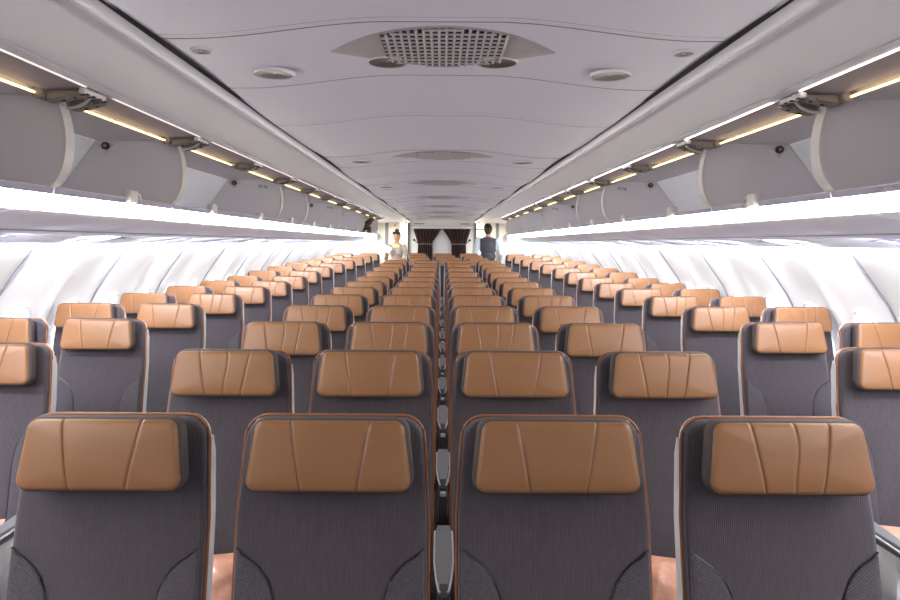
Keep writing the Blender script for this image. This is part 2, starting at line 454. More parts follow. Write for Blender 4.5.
# ------------------------------------------------------------------ overhead bins
DIV = [.26, 1.28, 2.30, 3.32, 5.35, 6.36, 8.5, 11.0, 13.4]
BRK = [.26, 1.28, 2.30, 3.32, 4.335, 5.35, 6.36, 7.37, 8.5, 9.75, 11.0, 12.2, 13.4]
FRONT = [(1.352, .5), (1.333, .45), (1.32, .39), (1.317, .33), (1.326, .265), (1.348, .215), (1.378, .187)]
def cr(P, n=4):
    out = []
    for i in range(len(P)-1):
        p0, p1, p2, p3 = [Vector(P[max(0, min(len(P)-1, j))]) for j in (i-1, i, i+1, i+2)]
        for k in range(n):
            t = k/n; out.append(tuple(.5*((2*p1)+(p2-p0)*t+(2*p0-5*p1+4*p2-p3)*t*t+(3*p1-p0-3*p2+p3)*t**3)))
    return out+[P[-1]]
FRONT = cr(FRONT)
binwords = ['above and behind the camera', 'just ahead of the camera', 'third from the camera', 'fourth, a long double bin', 'fifth, a short single bin', 'sixth, a long double bin', 'seventh, next to last towards the rear', 'eighth and last at the rear']
def arcpts(a, b, c, n):   # quadratic
    return [(1-t)**2*a+2*t*(1-t)*b+t*t*c for t in [i/n for i in range(n+1)]]
def hinge(t, s, y, z=None):
    bm = bmesh.new()
    for dy in (-.07, .075):
        yy = y+dy
        tube(bm, [(s*1.362, yy-.055, EYE+.5), (s*1.362, yy-.05, EYE+.5), (s*1.362, yy+.05, EYE+.5), (s*1.362, yy+.055, EYE+.5)], [.012, .02, .02, .012], 10)
        arm = [(1.372, .488), (1.345, .474), (1.30, .482), (1.255, .494), (1.235, .503), (1.24, .512), (1.372, .512)]
        solid(bm, arm, yy-.02, yy+.02, s)
        solid(bm, [(1.34, .48), (1.27, .492), (1.27, .5), (1.34, .5)], yy-.032, yy+.032, s)
        for q in (1.262, 1.30):
            tube(bm, [(s*q, yy, EYE+.478+.012*(1.30-q)/.04), (s*q, yy, EYE+.5)], .007, 8, mi=1)
    h = obj('hinge', bm, [M['dark_metal'], M['black']], t)
    bm = bmesh.new()
    a, b, c = Vector((s*1.215, y-.04, EYE+.515)), Vector((s*1.27, y+.01, EYE+.468)), Vector((s*1.35, y+.01, EYE+.472))
    tube(bm, arcpts(a, b, c, 8), .0055, 6)
    obj('strut', bm, M['bin_edge'], h)
    bm = bmesh.new()
    rbox(bm, *sorted((s*1.205, s*1.228)), y-.11, y+.03, EYE+.497, EYE+.517, .004, 2)
    for q in (-.1, -.06, -.02, .015): box(bm, *sorted((s*1.203, s*1.2295)), y+q, y+q+.016, EYE+.4955, EYE+.5, 1)
    obj('latch_striker', bm, [M['bin_edge'], M['black']], h)
tri = {}
for s, side in ((-1, 'left'), (1, 'right')):
    for k, (a, b) in enumerate(zip(DIV, DIV[1:])):
        t = thing('overhead_bin', 'open %s overhead bin, %s' % (side, binwords[k]), 'overhead bin', (0, 0, 0), group=side+' overhead bins')
        t.location = (0, a, 0); ya = 0; L = b-a
        # wall at the far end of the bin, faces the camera
        bm = bmesh.new()
        solid(bm, FRONT+[(2.0, .187), (1.745, .51), (1.36, .512)], L-.028, L-.004, s)
        w = obj('side_panel', bm, M['bin_grey'], t, False)
        bm = bmesh.new()
        out = [(x-.004, z) for x, z in FRONT]; inn = [(x+.008, z) for x, z in FRONT]
        fine_o, fine_i = [], []
        solid(bm, out+inn[::-1], L-.034, L+.02, s)
        obj('edge_trim', bm, M['bin_edge'], w)
        bm = bmesh.new(); tube(bm, [(s*1.75, L-.032, EYE+.508), (s*1.995, L-.032, EYE+.19)], .004, 5); obj('back_bead', bm, M['bin_edge'], w)
        for q in ([1.70] if True else []):
            bm = bmesh.new(); yy = L-.028
            d = .052
            P = [(q-d, .487), (q, .487+d*.42), (q+d, .487), (q, .487-d)]
            vs0 = [bm.verts.new((s*x, yy-.0005, EYE+z)) for x, z in P]; vs1 = [bm.verts.new((s*(q+(x-q)*.86), yy-.006, EYE+.483+(z-.483)*.86)) for x, z in P]
            for i in range(4): bm.faces.new((vs0[i], vs0[(i+1) % 4], vs1[(i+1) % 4], vs1[i]))
            bm.faces.new(vs1)
            dm = obj('damper_plate', bm, M['bin_edge'], w, False)
            bm = bmesh.new(); tube(bm, [(s*q, yy-.004, EYE+.481), (s*q, yy-.02, EYE+.481)], .019, 16)
            tube(bm, [(s*q, yy-.02, EYE+.481), (s*q, yy-.023, EYE+.481)], .009, 12, mi=1)
            obj('damper_knob', bm, [M['black'], M['cream_grey']], dm)
        # front end wall facing away, back, top liner
        bm = bmesh.new(); ribbon(bm, [(2.02, .17), (1.765, .515)], .012, 0, L-.0, s); obj('back_panel', bm, M['bin_back'], t, False)
        bm = bmesh.new(); solid(bm, [(1.385, .512), (1.76, .512), (1.76, .53), (1.385, .53)], .0, L, s); obj('top_liner', bm, M['bin_grey'], t, False)
        bm = bmesh.new()
        solid(bm, [(1.40, .184), (2.0, .184), (2.0, .165), (1.40, .165)], 0, L, s); obj('shelf', bm, M['bin_grey'], t, False)
        bm = bmesh.new()
        solid(bm, [(1.383, .183), (1.378, .19), (1.372, .187), (1.378, .165), (1.41, .165), (1.41, .183)], .004, L-.004, s)
        lp = obj('shelf_lip', bm, M['lip'], t, False)
        bm = bmesh.new(); tube(bm, [(s*1.376, .004, EYE+.1885), (s*1.376, L-.004, EYE+.1885)], .0032, 6); obj('lip_bead', bm, M['bin_edge'], lp)
        # modules: light covers, underside panels, doors, rods
        mods = [y for y in BRK if a-.01 <= y <= b+.01]
        for p, q in zip(mods, mods[1:]):
            y0, y1 = p-a, q-a
            bm = bmesh.new()
            solid(bm, [(1.379, .164), (1.386, .146), (1.402, .126), (1.424, .111), (1.442, .109), (1.442, .164)], y0-.07, y1-.078, s)
            obj('light_cover', bm, M['strip'], t)
            bm = bmesh.new()
            ribbon(bm, [(1.442, .118), (1.5, .1), (1.6, .074), (1.7, .056), (1.78, .047)], .012, y0-.07, y1-.076, s)
            obj('underside_panel', bm, M['under'], t)
            bm = bmesh.new()
            ribbon(bm, [(1.779, .052), (1.785, .03), (1.9, .022), (2.02, .01), (2.1, -.006), (2.128, -.014)], .01, y0-.07, y1-.076, s)
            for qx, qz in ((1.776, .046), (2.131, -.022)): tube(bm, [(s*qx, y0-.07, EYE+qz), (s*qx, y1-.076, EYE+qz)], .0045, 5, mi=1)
            sv = obj('service_panel', bm, [M['service'], M['shade_and_joint']], t)
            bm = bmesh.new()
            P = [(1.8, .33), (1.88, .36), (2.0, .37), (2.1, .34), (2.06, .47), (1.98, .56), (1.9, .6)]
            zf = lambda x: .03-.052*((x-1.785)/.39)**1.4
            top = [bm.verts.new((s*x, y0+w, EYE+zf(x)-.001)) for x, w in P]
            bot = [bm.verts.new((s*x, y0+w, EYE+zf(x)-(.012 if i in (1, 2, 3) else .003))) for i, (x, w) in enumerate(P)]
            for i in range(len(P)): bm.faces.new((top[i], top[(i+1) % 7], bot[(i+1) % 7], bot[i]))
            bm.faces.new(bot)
            obj('shade_wedge_plate', bm, M['shade_and_joint'], sv, False)  # added plate, its darker colour and shape imitate a wedge of shade
            bm = bmesh.new()
            ribbon(bm, [(1.222, .522), (1.28, .52), (1.34, .516), (1.352, .51)], .02, y0+.012, y1-.012, s)
            obj('bin_door', bm, M['door_liner'], t)
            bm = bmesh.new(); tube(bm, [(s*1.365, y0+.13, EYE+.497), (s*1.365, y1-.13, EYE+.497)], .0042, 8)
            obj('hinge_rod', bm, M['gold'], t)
            # catch on the lip
            bm = bmesh.new(); yc = (y0+y1)/2+.06
            rbox(bm, *sorted((s*1.352, s*1.39)), yc-.045, yc+.02, EYE+.17, EYE+.222, .004, 2)
            tube(bm, [(s*1.37, yc+.02, EYE+.2), (s*1.366, yc+.045, EYE+.215), (s*1.366, yc+.07, EYE+.205), (s*1.37, yc+.085, EYE+.182)], .004, 6)
            obj('latch', bm, M['bin_edge'], t)
        for y in mods[1:]: hinge(t, s, y-a)
        if k in (1, 2):
            pl = bmesh.new(); yy = .72
            P = [(s*1.3715, yy-.04, EYE+.1865), (s*1.3715, yy+.04, EYE+.1865), (s*1.3765, yy+.04, EYE+.1675), (s*1.3765, yy-.04, EYE+.1675)]
            tube(pl, P, .0012, 4, True)
            fr = obj('row_plate', pl, M['bin_edge'], lp, False)
            text('38 AC' if s < 0 else '38 HK', .017, M['paper'], fr, (s*1.3722, yy, EYE+.177), (R(90-15), 0, R(90) if s < 0 else R(-90)))
        if k in (3, 5):
            text('20 kg', .035, M['ink'], w, (s*1.47, L-.0295, EYE+.455), (R(90), 0, 0))
        if k == len(DIV)-2:   # rounded end cap of the bin row
            bm = bmesh.new()
            rbox(bm, *sorted((s*1.34, s*2.12)), L+.022, L+.06, EYE+.05, EYE+.52, .012, 2)
            obj('end_cap', bm, M['shell'], t)
bm = bmesh.new()
for i in range(5):
    ell(bm, (0+random.uniform(-.05, .05), random.uniform(-.1, .1), .06+.045*i), (random.uniform(.07, .12), random.uniform(.1, .16), .05), Matrix.Rotation(random.uniform(-.9, .9), 4, 'Y'))
o = obj('folded_curtain', bm, M['bundle']); o.location = (-1.5, 13.1, EYE+.187)
o['label'] = 'dark brown and white cloth bundle in the last left overhead bin'; o['category'] = 'cloth bundle'

# ------------------------------------------------------------------ seats
LEAN = math.tan(R(9))
TOPZ = 1.175
def warp(co): return Vector((co.x, co.y-(TOPZ-co.z)*LEAN, co.z))
def back_outline(d=0):
    return rounded([(-.213-d, .44), (.213+d, .44), (.213+d, .95), (.199+d, 1.168+d), (-.199-d, 1.168+d), (-.213-d, .95)], [.03, .03, .3, .05, .05, .3], 6)
def make_seat():
    t = thing('airline_seat', '', 'seat')
    bm = bmesh.new(); slab(bm, back_outline(), .04, 0, .014, .006, warp); back = obj('backrest', bm, M['fabric'], t)
    for s in (-1, 1):
        P = [(.206, .895), (.19, .882), (.168, .868), (.15, .852), (.135, .832), (.124, .806), (.117, .775), (.113, .73), (.113, .6), (.113, .46), (.208, .46), (.208, .66)]
        bm = bmesh.new()
        slab(bm, [(s*x, z) for x, z in P], .006, -.0085, .004, .003, warp, rings=(.8, .4))
        b = obj('bolster', bm, M['fabric_diag'], back)
        bm = bmesh.new()
        tube(bm, [warp(Vector((s*x, -.006, z))) for x, z in P[:10]], .0024, 5); obj('bolster_seam', bm, M['black'], b)
    bm = bmesh.new()
    o = back_outline(.0035); n = len(o)
    pts = [p for p in o]
    i0 = max(range(n), key=lambda i: (-abs(pts[i][1]-.44)*10+pts[i][0]))
    tube(bm, [warp(Vector((x, .022, z))) for x, z in pts], .0034, 6, True); obj('piping', bm, M['piping'], back)
    bm = bmesh.new(); slab(bm, back_outline(.0005), .062, .032, .01, 0, warp, rings=(.5,), back_r=.018)
    # widening white side wings towards the seat pan
    for s in (-1, 1):
        prof = [(.03, 1.10), (.045, 1.12), (.058, 1.08), (.062, .95), (.066, .75), (.08, .5), (.026, .45), (.026, .95)]
        wx = lambda z: .2035+.0145*min(1, (1.175-z)/.225)**.7
        a = [bm.verts.new(warp(Vector((s*(wx(z)-.001), y, z)))) for y, z in prof]; b = [bm.verts.new(warp(Vector((s*(wx(z)-.009), y, z)))) for y, z in prof]
        for i in range(8): bm.faces.new((a[i], a[(i+1) % 8], b[(i+1) % 8], b[i]))
        bm.faces.new(a); bm.faces.new(b[::-1])
    obj('shell', bm, M['shell'], t)
    # headrest block
    def ho(w0, w1, z0, z1, r): return rounded([(-w0, z0), (w0, z0), (w1, z1), (-w1, z1)], r, 6)
    bm = bmesh.new(); slab(bm, ho(.188, .170, 1.028, 1.183, .032), -.002, -.062, .012, 0, warp, rings=(.6,), back_r=.03)
    h = obj('headrest', bm, M['head_fabric'], t)
    bm = bmesh.new()
    def hw(co):
        co = warp(co); co.y += -.010*(1-min(1, abs(co.x)/.18)**2)*0 + .0; return co
    slab(bm, ho(.181, .162, 1.034, 1.180, .024), -.056, -.070, .012, .005, hw, rings=(.95, .85, .7, .5, .25))
    obj('headrest_cover', bm, M['leather'], h, label='tan leather headrest cover with stitched seams')
    # cushion, base, legs
    bm = bmesh.new(); rbox(bm, -.21, .21, -.54, -.10, .36, .455, .03, 4)
    cu = obj('seat_cushion', bm, M['fabric'], t)
    bm = bmesh.new(); rbox(bm, -.212, .212, -.553, -.5, .35, .45, .022, 4); obj('cushion_edge', bm, M['leather'], cu)
    bm = bmesh.new(); rbox(bm, -.2, .2, -.5, -.02, .31, .352, .012, 2); obj('seat_pan', bm, M['armpad'], t)
    for x in (-.12, .12):
        bm = bmesh.new(); rbox(bm, x-.014, x+.014, -.44, -.40, 0, .315, .005, 2); obj('leg', bm, M['chrome'], t)
        bm = bmesh.new(); rbox(bm, x-.014, x+.014, -.12, -.08, 0, .315, .005, 2); obj('leg', bm, M['chrome'], t)
    return t
def make_arm(x, parent):
    bm = bmesh.new()
    # tapered pad
    P = [(-.019, -.43), (.019, -.43), (.026, -.33), (.026, -.16), (.022, -.12), (-.022, -.12), (-.026, -.16), (-.026, -.33)]
    P = [(-.012, -.48), (.012, -.48)]+P[1:]+P[:1]
    lv = [(.572, .84), (.577, 1), (.602, 1), (.61, .86)]
    rr = [[bm.verts.new((x+px*k, py, z+(.006 if py > -.2 else 0))) for px, py in P] for z, k in lv]
    for A, B in zip(rr, rr[1:]):
        for i in range(len(P)): bm.faces.new((A[i], A[(i+1) % len(P)], B[(i+1) % len(P)], B[i]))
    bm.faces.new(rr[0][::-1]); bm.faces.new(rr[-1])
    a = obj('armrest', bm, M['armpad'], parent)
    bm = bmesh.new()
    for s in (-1, 1):
        tube(bm, [(x+s*.012, -.485, .588), (x+s*.0205, -.43, .594), (x+s*.0275, -.33, .598), (x+s*.0275, -.14, .604)], .0042, 5)
    obj('armrest_trim', bm, M['chrome'], a)
    bm = bmesh.new(); rbox(bm, x-.02, x+.02, -.42, -.12, .36, .578, .012, 2)
    rbox(bm, x-.017, x+.017, -.465, -.38, .52, .58, .012, 2)
    obj('armrest_panel', bm, M['panel_dark'], a)
    bm = bmesh.new(); rbox(bm, x-.012, x+.012, -.474, -.46, .535, .555, .004, 2); obj('armrest_button', bm, M['chrome'], a)
    return a
PI_ = .505
seat0 = make_seat(); make_arm(.2525, seat0)
seatL = None
bpy.context.view_layer.update()
SKIP = ('bolster', 'bolster_seam', 'piping', 'leg', 'cushion_edge', 'armrest_button', 'armrest_panel')
LIGHT = []
first = True
def put_seat(x, y, label, group, left_arm=False, far=False, white_arm=False):
    global first
    t = copy_tree(seat0, None, SKIP if far else ())
    t.location = (x, y, rise(y)+(.016 if y > 2 and abs(x) < 1.1 else 0)); t['label'] = label; t['group'] = group
    if white_arm:
        for q in t.children_recursive:
            if q.name.startswith('armrest_panel'):
                if not LIGHT: 
                    d = q.data.copy(); d.materials.clear(); d.materials.append(M['shell']); LIGHT.append(d)
                q.data = LIGHT[0]
    if left_arm:
        for ch in seat0.children:
            if ch.name.startswith('armrest'):
                a = copy_tree(ch, t, SKIP if far else ()); a.location = (-.505, 0, 0)
    if white_arm and LIGHT:
        for q in t.children_recursive:
            if q.name.startswith('armrest_panel'): q.data = LIGHT[0]
    return t
seats = []
POS4 = ['leftmost in centre block', 'just left of the middle gap', 'just right of the middle gap', 'rightmost in centre block']
for n in range(15):
    y = 1.48+.8*n
    far = n >= 9
    rowtxt = '%s row from the camera' % ORD[n]
    if n < 12:
        for c in range(4):
            tp = max(0, (n-8))*.012
            put_seat((c-1.5)*PI_*(1-tp*.5)+(.02, .01, 0, 0)[c], y, 'tan headrest seat, %s, %s' % (POS4[c], rowtxt), 'centre block seats', c == 0, far)
    else:
        sh = {12: .12, 13: .06, 14: .02}[n]
        for c in range(3):
            put_seat((c-1)*PI_+sh, y, 'seat with tan headrest, %s of the rear centre triple, %s' % (('left', 'middle', 'right')[c], rowtxt), 'centre block seats', c == 0, far)
for n in range(0, 15):
    y = 1.70+.8*n
    shx = max(0, .062*(y-8.6)) 
    for s, side in ((-1, 'left'), (1, 'right')):
        if n == 0 : continue
        for c in range(2):
            x = s*(1.752+PI_*c-shx-(.04 if s < 0 else .018))
            kind = 'aisle' if c == 0 else 'window'
            la = (s == 1 and c == 0) or (s == -1 and c == 1)
            put_seat(x, y, 'seat with tan headrest, %s pair by the %s, %s row from the camera' % (side, kind, ORD[n]), side+' window pair seats', la, n >= 9, c == 0)
for ch in list(seat0.children_recursive): bpy.data.objects.remove(ch)
bpy.data.objects.remove(seat0)

# pillows in clear wrap
def pillow():
    bm = bmesh.new()
    bmesh.ops.create_grid(bm, x_segments=26, y_segments=18, size=1)
    vs = list(bm.verts); top = {}
    b2 = bmesh.new()
    def pt(u, v, sgn):
        e = (1-abs(u)**3)*(1-abs(v)**3)
        k = .9+.1*(abs(u)*abs(v))
        n = noise.noise(Vector((u*3.1+5, v*3.1, sgn)))*.012+noise.noise(Vector((u*9, v*9, sgn*3)))*.006
        return Vector((u*.17*k, v*.115*k, sgn*(.058*max(0, e)**.55+n*max(0, e)**.4)))
    N, Mm = 26, 18; g = {}
    for sgn in (1, -1):
        for i in range(N+1):
            for j in range(Mm+1):
                edge = i in (0, N) or j in (0, Mm)
                key = (i, j, 0 if edge else sgn)
                if key not in g: g[key] = b2.verts.new(pt(-1+2*i/N, -1+2*j/Mm, sgn))
    for sgn in (1, -1):
        for i in range(N):
            for j in range(Mm):
                f = [g.get((a, b, 0)) or g[(a, b, sgn)] for a, b in ((i, j), (i+1, j), (i+1, j+1), (i, j+1))]
                b2.faces.new(f if sgn > 0 else f[::-1])
    bm.free()
    return b2
pm = obj('pillow', pillow(), M['pillow'])
pm['category'] = 'pillow'; pm['group'] = 'salmon wrapped pillows'
def put_pillow(i, x, y, z, rz, label):
    o = pm if i == 0 else pm.copy()
    if i: C.objects.link(o)
    o.location = (x, y, z+rise(y)); o.rotation_euler = (R(62), 0, rz); o['label'] = label
pr = [(-.755, 2.28-.245, 'salmon wrapped pillow seen through the gap between the two left front seats'),
      (.755, 2.28-.245, 'salmon wrapped pillow seen through the gap between the two right front seats'),
      (-1.72, 2.5-.245, 'salmon wrapped pillow on the aisle seat at the left edge'),
      (1.72, 2.5-.245, 'salmon wrapped pillow on the aisle seat at the right edge')]
for i, (x, y, l) in enumerate(pr): put_pillow(i, x, y, .472, R((4, -5, 6, -4)[i]), l)

# ------------------------------------------------------------------ rear of the cabin
for s, side in ((-1, 'left'), (1, 'right')):
    bm = bmesh.new()
    out = rounded([(1.285, 0.2), (2.66, 0.2), (2.66, EYE+.14), (1.285, EYE+.21)], [0, 0, 0, .1], 6)
    a = [bm.verts.new((s*x, 13.72, z)) for x, z in out]; b = [bm.verts.new((s*x, 13.78, z)) for x, z in out]
    for i in range(len(out)): bm.faces.new((a[i], a[(i+1) % len(out)], b[(i+1) % len(out)], b[i]))
    bm.faces.new(a); bm.faces.new(b[::-1])
    struct('wall_partition_'+side, bm, M['wall'])
    bm = bmesh.new(); box(bm, *sorted((s*1.72, s*1.78)), 13.9, Y1, .2, 2.4); box(bm, *sorted((s*1.7, s*2.8)), 13.86, 13.9, .2, 2.4)
    struct('wall_rear_'+side, bm, M['cream'], False)
    bm = bmesh.new()
    solid(bm, [(.918, .59), (1.8, .52), (1.8, .56), (.918, .63)], 13.67, Y1, s); struct('trim_rear_'+side, bm, M['cove'], False)
    # rear wall pieces either side of the doorway
    bm = bmesh.new(); box(bm, *sorted((s*1.17, s*1.75)), Y1-.05, Y1, .2, 2.3)
    box(bm, *sorted((s*1.13, s*1.19)), Y1-.09, Y1, .2, 2.3)
    struct('wall_rear_panel_'+side, bm, M['cream'], False)
    bm = bmesh.new(); box(bm, *sorted((s*1.46, s*1.545)), Y1-.07, Y1-.045, .3, EYE+.66*.98); struct('trim_recess_'+side, bm, M['cream_grey'], False)
    bm = bmesh.new(); box(bm, *sorted((s*.885, s*.935)), Y1-.12, Y1, .2, EYE+.56)
    box(bm, *sorted((s*.93, s*1.17)), Y1-.08, Y1-.03, EYE+.355, EYE+.395)
    box(bm, *sorted((s*.93, s*1.17)), Y1-.08, Y1-.03, EYE+.54, EYE+.575)
    struct('trim_doorframe_'+side, bm, M['post'], False)
    bm = bmesh.new(); box(bm, *sorted((s*.6, s*1.5)), Y1+.5, Y1+.55, .2, 2.4); struct('wall_galley_'+side, bm, M['cream'], False)
bm = bmesh.new(); box(bm, -.89, .89, Y1-.02, Y1+.05, .2, 2.32); struct('wall_rear_centre', bm, M['wall'], False)
bm = bmesh.new(); rbox(bm, -.84, .84, Y1-.1, Y1-.02, EYE+.385, EYE+.47, .01, 2); struct('trim_curtain_header', bm, M['shell'])
for s in (-1, 1):
    bm = bmesh.new(); box(bm, *sorted((s*.48, s*.76)), Y1-.06, Y1-.015, EYE+.51, EYE+.535); struct('trim_header_slot', bm, M['cream_grey'], False)
bm = bmesh.new()
box(bm, -.3, .3, Y1-.05, Y1-.021, .2, EYE+.38); struct('wall_curtain_backing', bm, M['greywall'], False)
for s, side in ((-1, 'left'), (1, 'right')):
    def prof(u, z):  # u 0(outer)..1(inner)
        zt, zm, zb = .385, -.03, -1.25
        if z > zm:
            t = (z-zm)/(zt-zm); xo = .65+(.78-.65)*t; xi = .265-(.26-.01)*(t**1.15)
        else:
            t = (zm-z)/(zm-zb); xo = .65+.03*t; xi = .26-.02*t
        return xo+(xi-xo)*u
    bm = bmesh.new(); N, K = 46, 26; fr = []; bk = []
    for j in range(K+1):
        z = .385-(.385+1.25)*j/K
        pin = math.exp(-((z+.03)/.05)**2)
        rowf, rowb = [], []
        for i in range(N+1):
            u = i/N; dy = .03*math.sin(u*math.pi*2*7+.4*math.sin(z*5))*(1-.5*pin)
            x = s*prof(u, z)
            rowf.append(bm.verts.new((x, Y1-.13+dy, EYE+z))); rowb.append(bm.verts.new((x, Y1-.11+dy, EYE+z)))
        fr.append(rowf); bk.append(rowb)
    for G in (fr, bk):
        for A, B in zip(G, G[1:]):
            for i in range(N): bm.faces.new((A[i], A[i+1], B[i+1], B[i]))
    for i in (0, N):
        for j in range(K): bm.faces.new((fr[j][i], fr[j+1][i], bk[j+1][i], bk[j][i]))
    for j in (0, K):
        for i in range(N): bm.faces.new((fr[j][i], fr[j][i+1], bk[j][i+1], bk[j][i]))
    t = obj('curtain', bm, M['curtain'], label='dark brown curtain tied back to the %s on the rear wall' % side, category='curtain', group='rear wall curtains')
    bm = bmesh.new()
    tube(bm, [(s*.24, Y1-.175, EYE-.03), (s*.4, Y1-.185, EYE-.03), (s*.64, Y1-.17, EYE-.03), (s*.7, Y1-.12, EYE+.03), (s*.755, Y1-.03, EYE+.075)], .012, 6)
    tb = obj('tieback', bm, M['tieback'], t)
    bm = bmesh.new(); ell(bm, (s*.76, Y1-.05, EYE+.08), (.03, .03, .03)); obj('hook', bm, M['black'], tb)
bm = bmesh.new(); tube(bm, [(0, 0, 0), (0, -.015, 0)], .025, 12)
o = obj('call_light', bm, M['red'], label='small red light high on the left rear wall', category='light'); o.location = (-1.28, Y1-.05, EYE+.47)

# ------------------------------------------------------------------ people
def capsule(bm, p0, r0, p1, r1):
    p0, p1 = Vector(p0), Vector(p1)
    ell(bm, p0, (r0,)*3, u=12, v=8); ell(bm, p1, (r1,)*3, u=12, v=8)
    tube(bm, [p0, p1], [r0, r1], 12)
def seg_dist(p, a, b):
    ab = b-a; t = max(0, min(1, (p-a).dot(ab)/max(1e-9, ab.dot(ab)))); return (p-(a+ab*t)).length
def person(name, label, bones, balls, hands, mats, loc, rz, assign, hair, face_mats=True):
    bm = bmesh.new()
    for a, ra, b, rb, _ in bones: capsule(bm, a, ra, b, rb)
    for c, r, _ in balls: ell(bm, c, r, u=20, v=14)
    for wrist, dirv, side in hands:
        w = Vector(wrist); d = Vector(dirv).normalized(); sd = Vector(side).normalized(); nrm = d.cross(sd).normalized()
        rot = Matrix((sd, d, nrm)).transposed().to_4x4()
        ell(bm, w+d*.045, (.04, .05, .017), rot)
        for k, (o_, ln) in enumerate(((-.028, .062), (-.010, .073), (.009, .069), (.027, .055))):
            a = w+d*.08+sd*o_; m = a+d*ln*.5+nrm*.006; e = m+d*ln*.42+nrm*.022
            capsule(bm, a, .0095, m, .0088); capsule(bm, m, .0088, e, .0075)
        a = w+d*.02+sd*-.034; m = a+d*.03-sd*.026; e = m+d*.032-sd*.004+nrm*.012
        capsule(bm, a, .0115, m, .0105); capsule(bm, m, .0105, e, .009)
    me = bpy.data.meshes.new('tmp'); bm.to_mesh(me); bm.free()
    o = bpy.data.objects.new('tmp', me); C.objects.link(o)
    md = o.modifiers.new('r', 'REMESH'); md.mode = 'VOXEL'; md.voxel_size = .0075
    sm_ = o.modifiers.new('s', 'SMOOTH'); sm_.iterations = 3; sm_.factor = .5
    bpy.context.view_layer.update()
    dg = bpy.context.evaluated_depsgraph_get()
    me2 = bpy.data.meshes.new_from_object(o.evaluated_get(dg))
    bpy.data.objects.remove(o)
    p = bpy.data.objects.new(name, me2); C.objects.link(p)
    me2.materials.clear()
    for m in mats: me2.materials.append(m)
    for f in me2.polygons:
        f.use_smooth = True; f.material_index = assign(f.center)
    p.location = loc; p.rotation_euler = (0, 0, rz); p['label'] = label; p['category'] = 'person'
    h = obj('hair', hair, M['hair'], p)
    return p
def body(hgt, fem):
    k = hgt/1.75; sw = .165 if fem else .2
    V = lambda x, y, z: (x*k, y*k, z*k)
    b = []
    for s in (-1, 1):
        b += [(V(s*.09, 0, .9), .085*k, V(s*.095, -.01, .49), .055*k, 'leg'), (V(s*.095, -.01, .49), .052*k, V(s*.1, .02, .09), .036*k, 'leg'),
              (V(s*.1, .03, .04), .036*k, V(s*.115, -.14, .03), .028*k, 'foot')]
    b += [(V(0, 0, 1.42), .062*k, V(0, -.01, 1.50), .052*k, 'neck')]
    balls = [(V(0, .0, .93), (.16*k, .11*k, .12*k), 't'), (V(0, 0, 1.08), ((.125 if fem else .15)*k, .095*k, .16*k), 't'),
             (V(0, 0, 1.27), ((.15 if fem else .18)*k, .108*k, .17*k), 't'), (V(0, .005, 1.4), (sw*k*1.05, .08*k, .06*k), 't'), (V(0, .01, 1.43), (sw*k*.6, .07*k, .06*k), 't'),
             (V(0, -.005, 1.61), (.077*k, .092*k, .108*k), 'h'), (V(0, -.03, 1.565), (.055*k, .06*k, .065*k), 'h'),
             (V(0, -.098, 1.59), (.011*k, .018*k, .022*k), 'h'),
             (V(.077, .005, 1.605), (.01*k, .02*k, .03*k), 'h'), (V(-.077, .005, 1.605), (.01*k, .02*k, .03*k), 'h')]
    if fem:
        for s in (-1, 1): balls.append((V(s*.065, -.085, 1.27), (.06*k, .05*k, .06*k), 't'))
    return b, balls, k, sw
def add_face(p, k, z=1.61, fem=True):
    for s in (-1, 1):
        bm = bmesh.new(); ell(bm, (s*.03*k, -.088*k, (z+.002)*k), (.014*k, .008*k, .007*k)); obj('eye', bm, M['eye'], p)
        bm = bmesh.new(); tube(bm, [(s*.016*k, -.094*k, (z+.022)*k), (s*.032*k, -.092*k, (z+.027)*k), (s*.046*k, -.082*k, (z+.02)*k)], .003*k, 5); obj('eyebrow', bm, M['hair'], p)
    bm = bmesh.new(); ell(bm, (0, -.088*k, (z-.062)*k), (.024*k, .008*k, .008*k)); obj('mouth', bm, M['lips'] if fem else M['skin'], p)
# woman, facing the camera, reading a booklet
b, balls, k, sw = body(1.63, True)
K = lambda x, y, z: (x*k, y*k, z*k)
# her right arm (viewer's left) raised with booklet; left arm folded across
RS, RE, RW = K(-.17, 0, 1.40), K(-.235, -.04, 1.13), K(-.16, -.25, 1.3)
LS, LE, LW = K(.17, 0, 1.40), K(.25, -.05, 1.12), K(.06, -.25, 1.1)
b += [(RS, .052*k, RE, .04*k, 'arm'), (RE, .038*k, RW, .026*k, 'fore'), (LS, .052*k, LE, .04*k, 'arm'), (LE, .038*k, LW, .026*k, 'fore')]
def asg(c):
    z = c.z/k
    dh = min((c-Vector(RW)).length, (c-Vector(LW)).length)
    df = min(seg_dist(c, Vector(RE).lerp(Vector(RW), .35), Vector(RW)), seg_dist(c, Vector(LE).lerp(Vector(LW), .35), Vector(LW)))
    if (df < .043 and abs(c.y) > .1*k and z > .95) or (c.y < -.2*k and z > .8): return 0
    if z > 1.45: return 0
    if z > 1.38 and abs(c.x) < .07 and c.y < 0: return 3
    if z > .98: return 1
    if z > .5: return 2
    return 0 if z > .07 else 2
hb = bmesh.new()
ell(hb, K(0, .025, 1.64), (.084*k, .09*k, .1*k)); ell(hb, K(0, .03, 1.75), (.048*k, .048*k, .042*k)); ell(hb, K(.03, -.045, 1.69), (.055*k, .05*k, .035*k)); ell(hb, K(-.045, -.035, 1.69), (.04*k, .05*k, .035*k))
WY = 13.33
wom = person('person', 'person with black hair bun and pale beige top reading in the left aisle', b, balls,
    [(RW, (-.25, -.6, .5), (.8, -.2, .3)), (LW, (-.8, -.5, 0), (0, -.3, 1))], [M['skin'], M['blouse'], M['skirt'], M['scarf']], (-.93, WY, rise(WY)), R(-8), asg, hb)
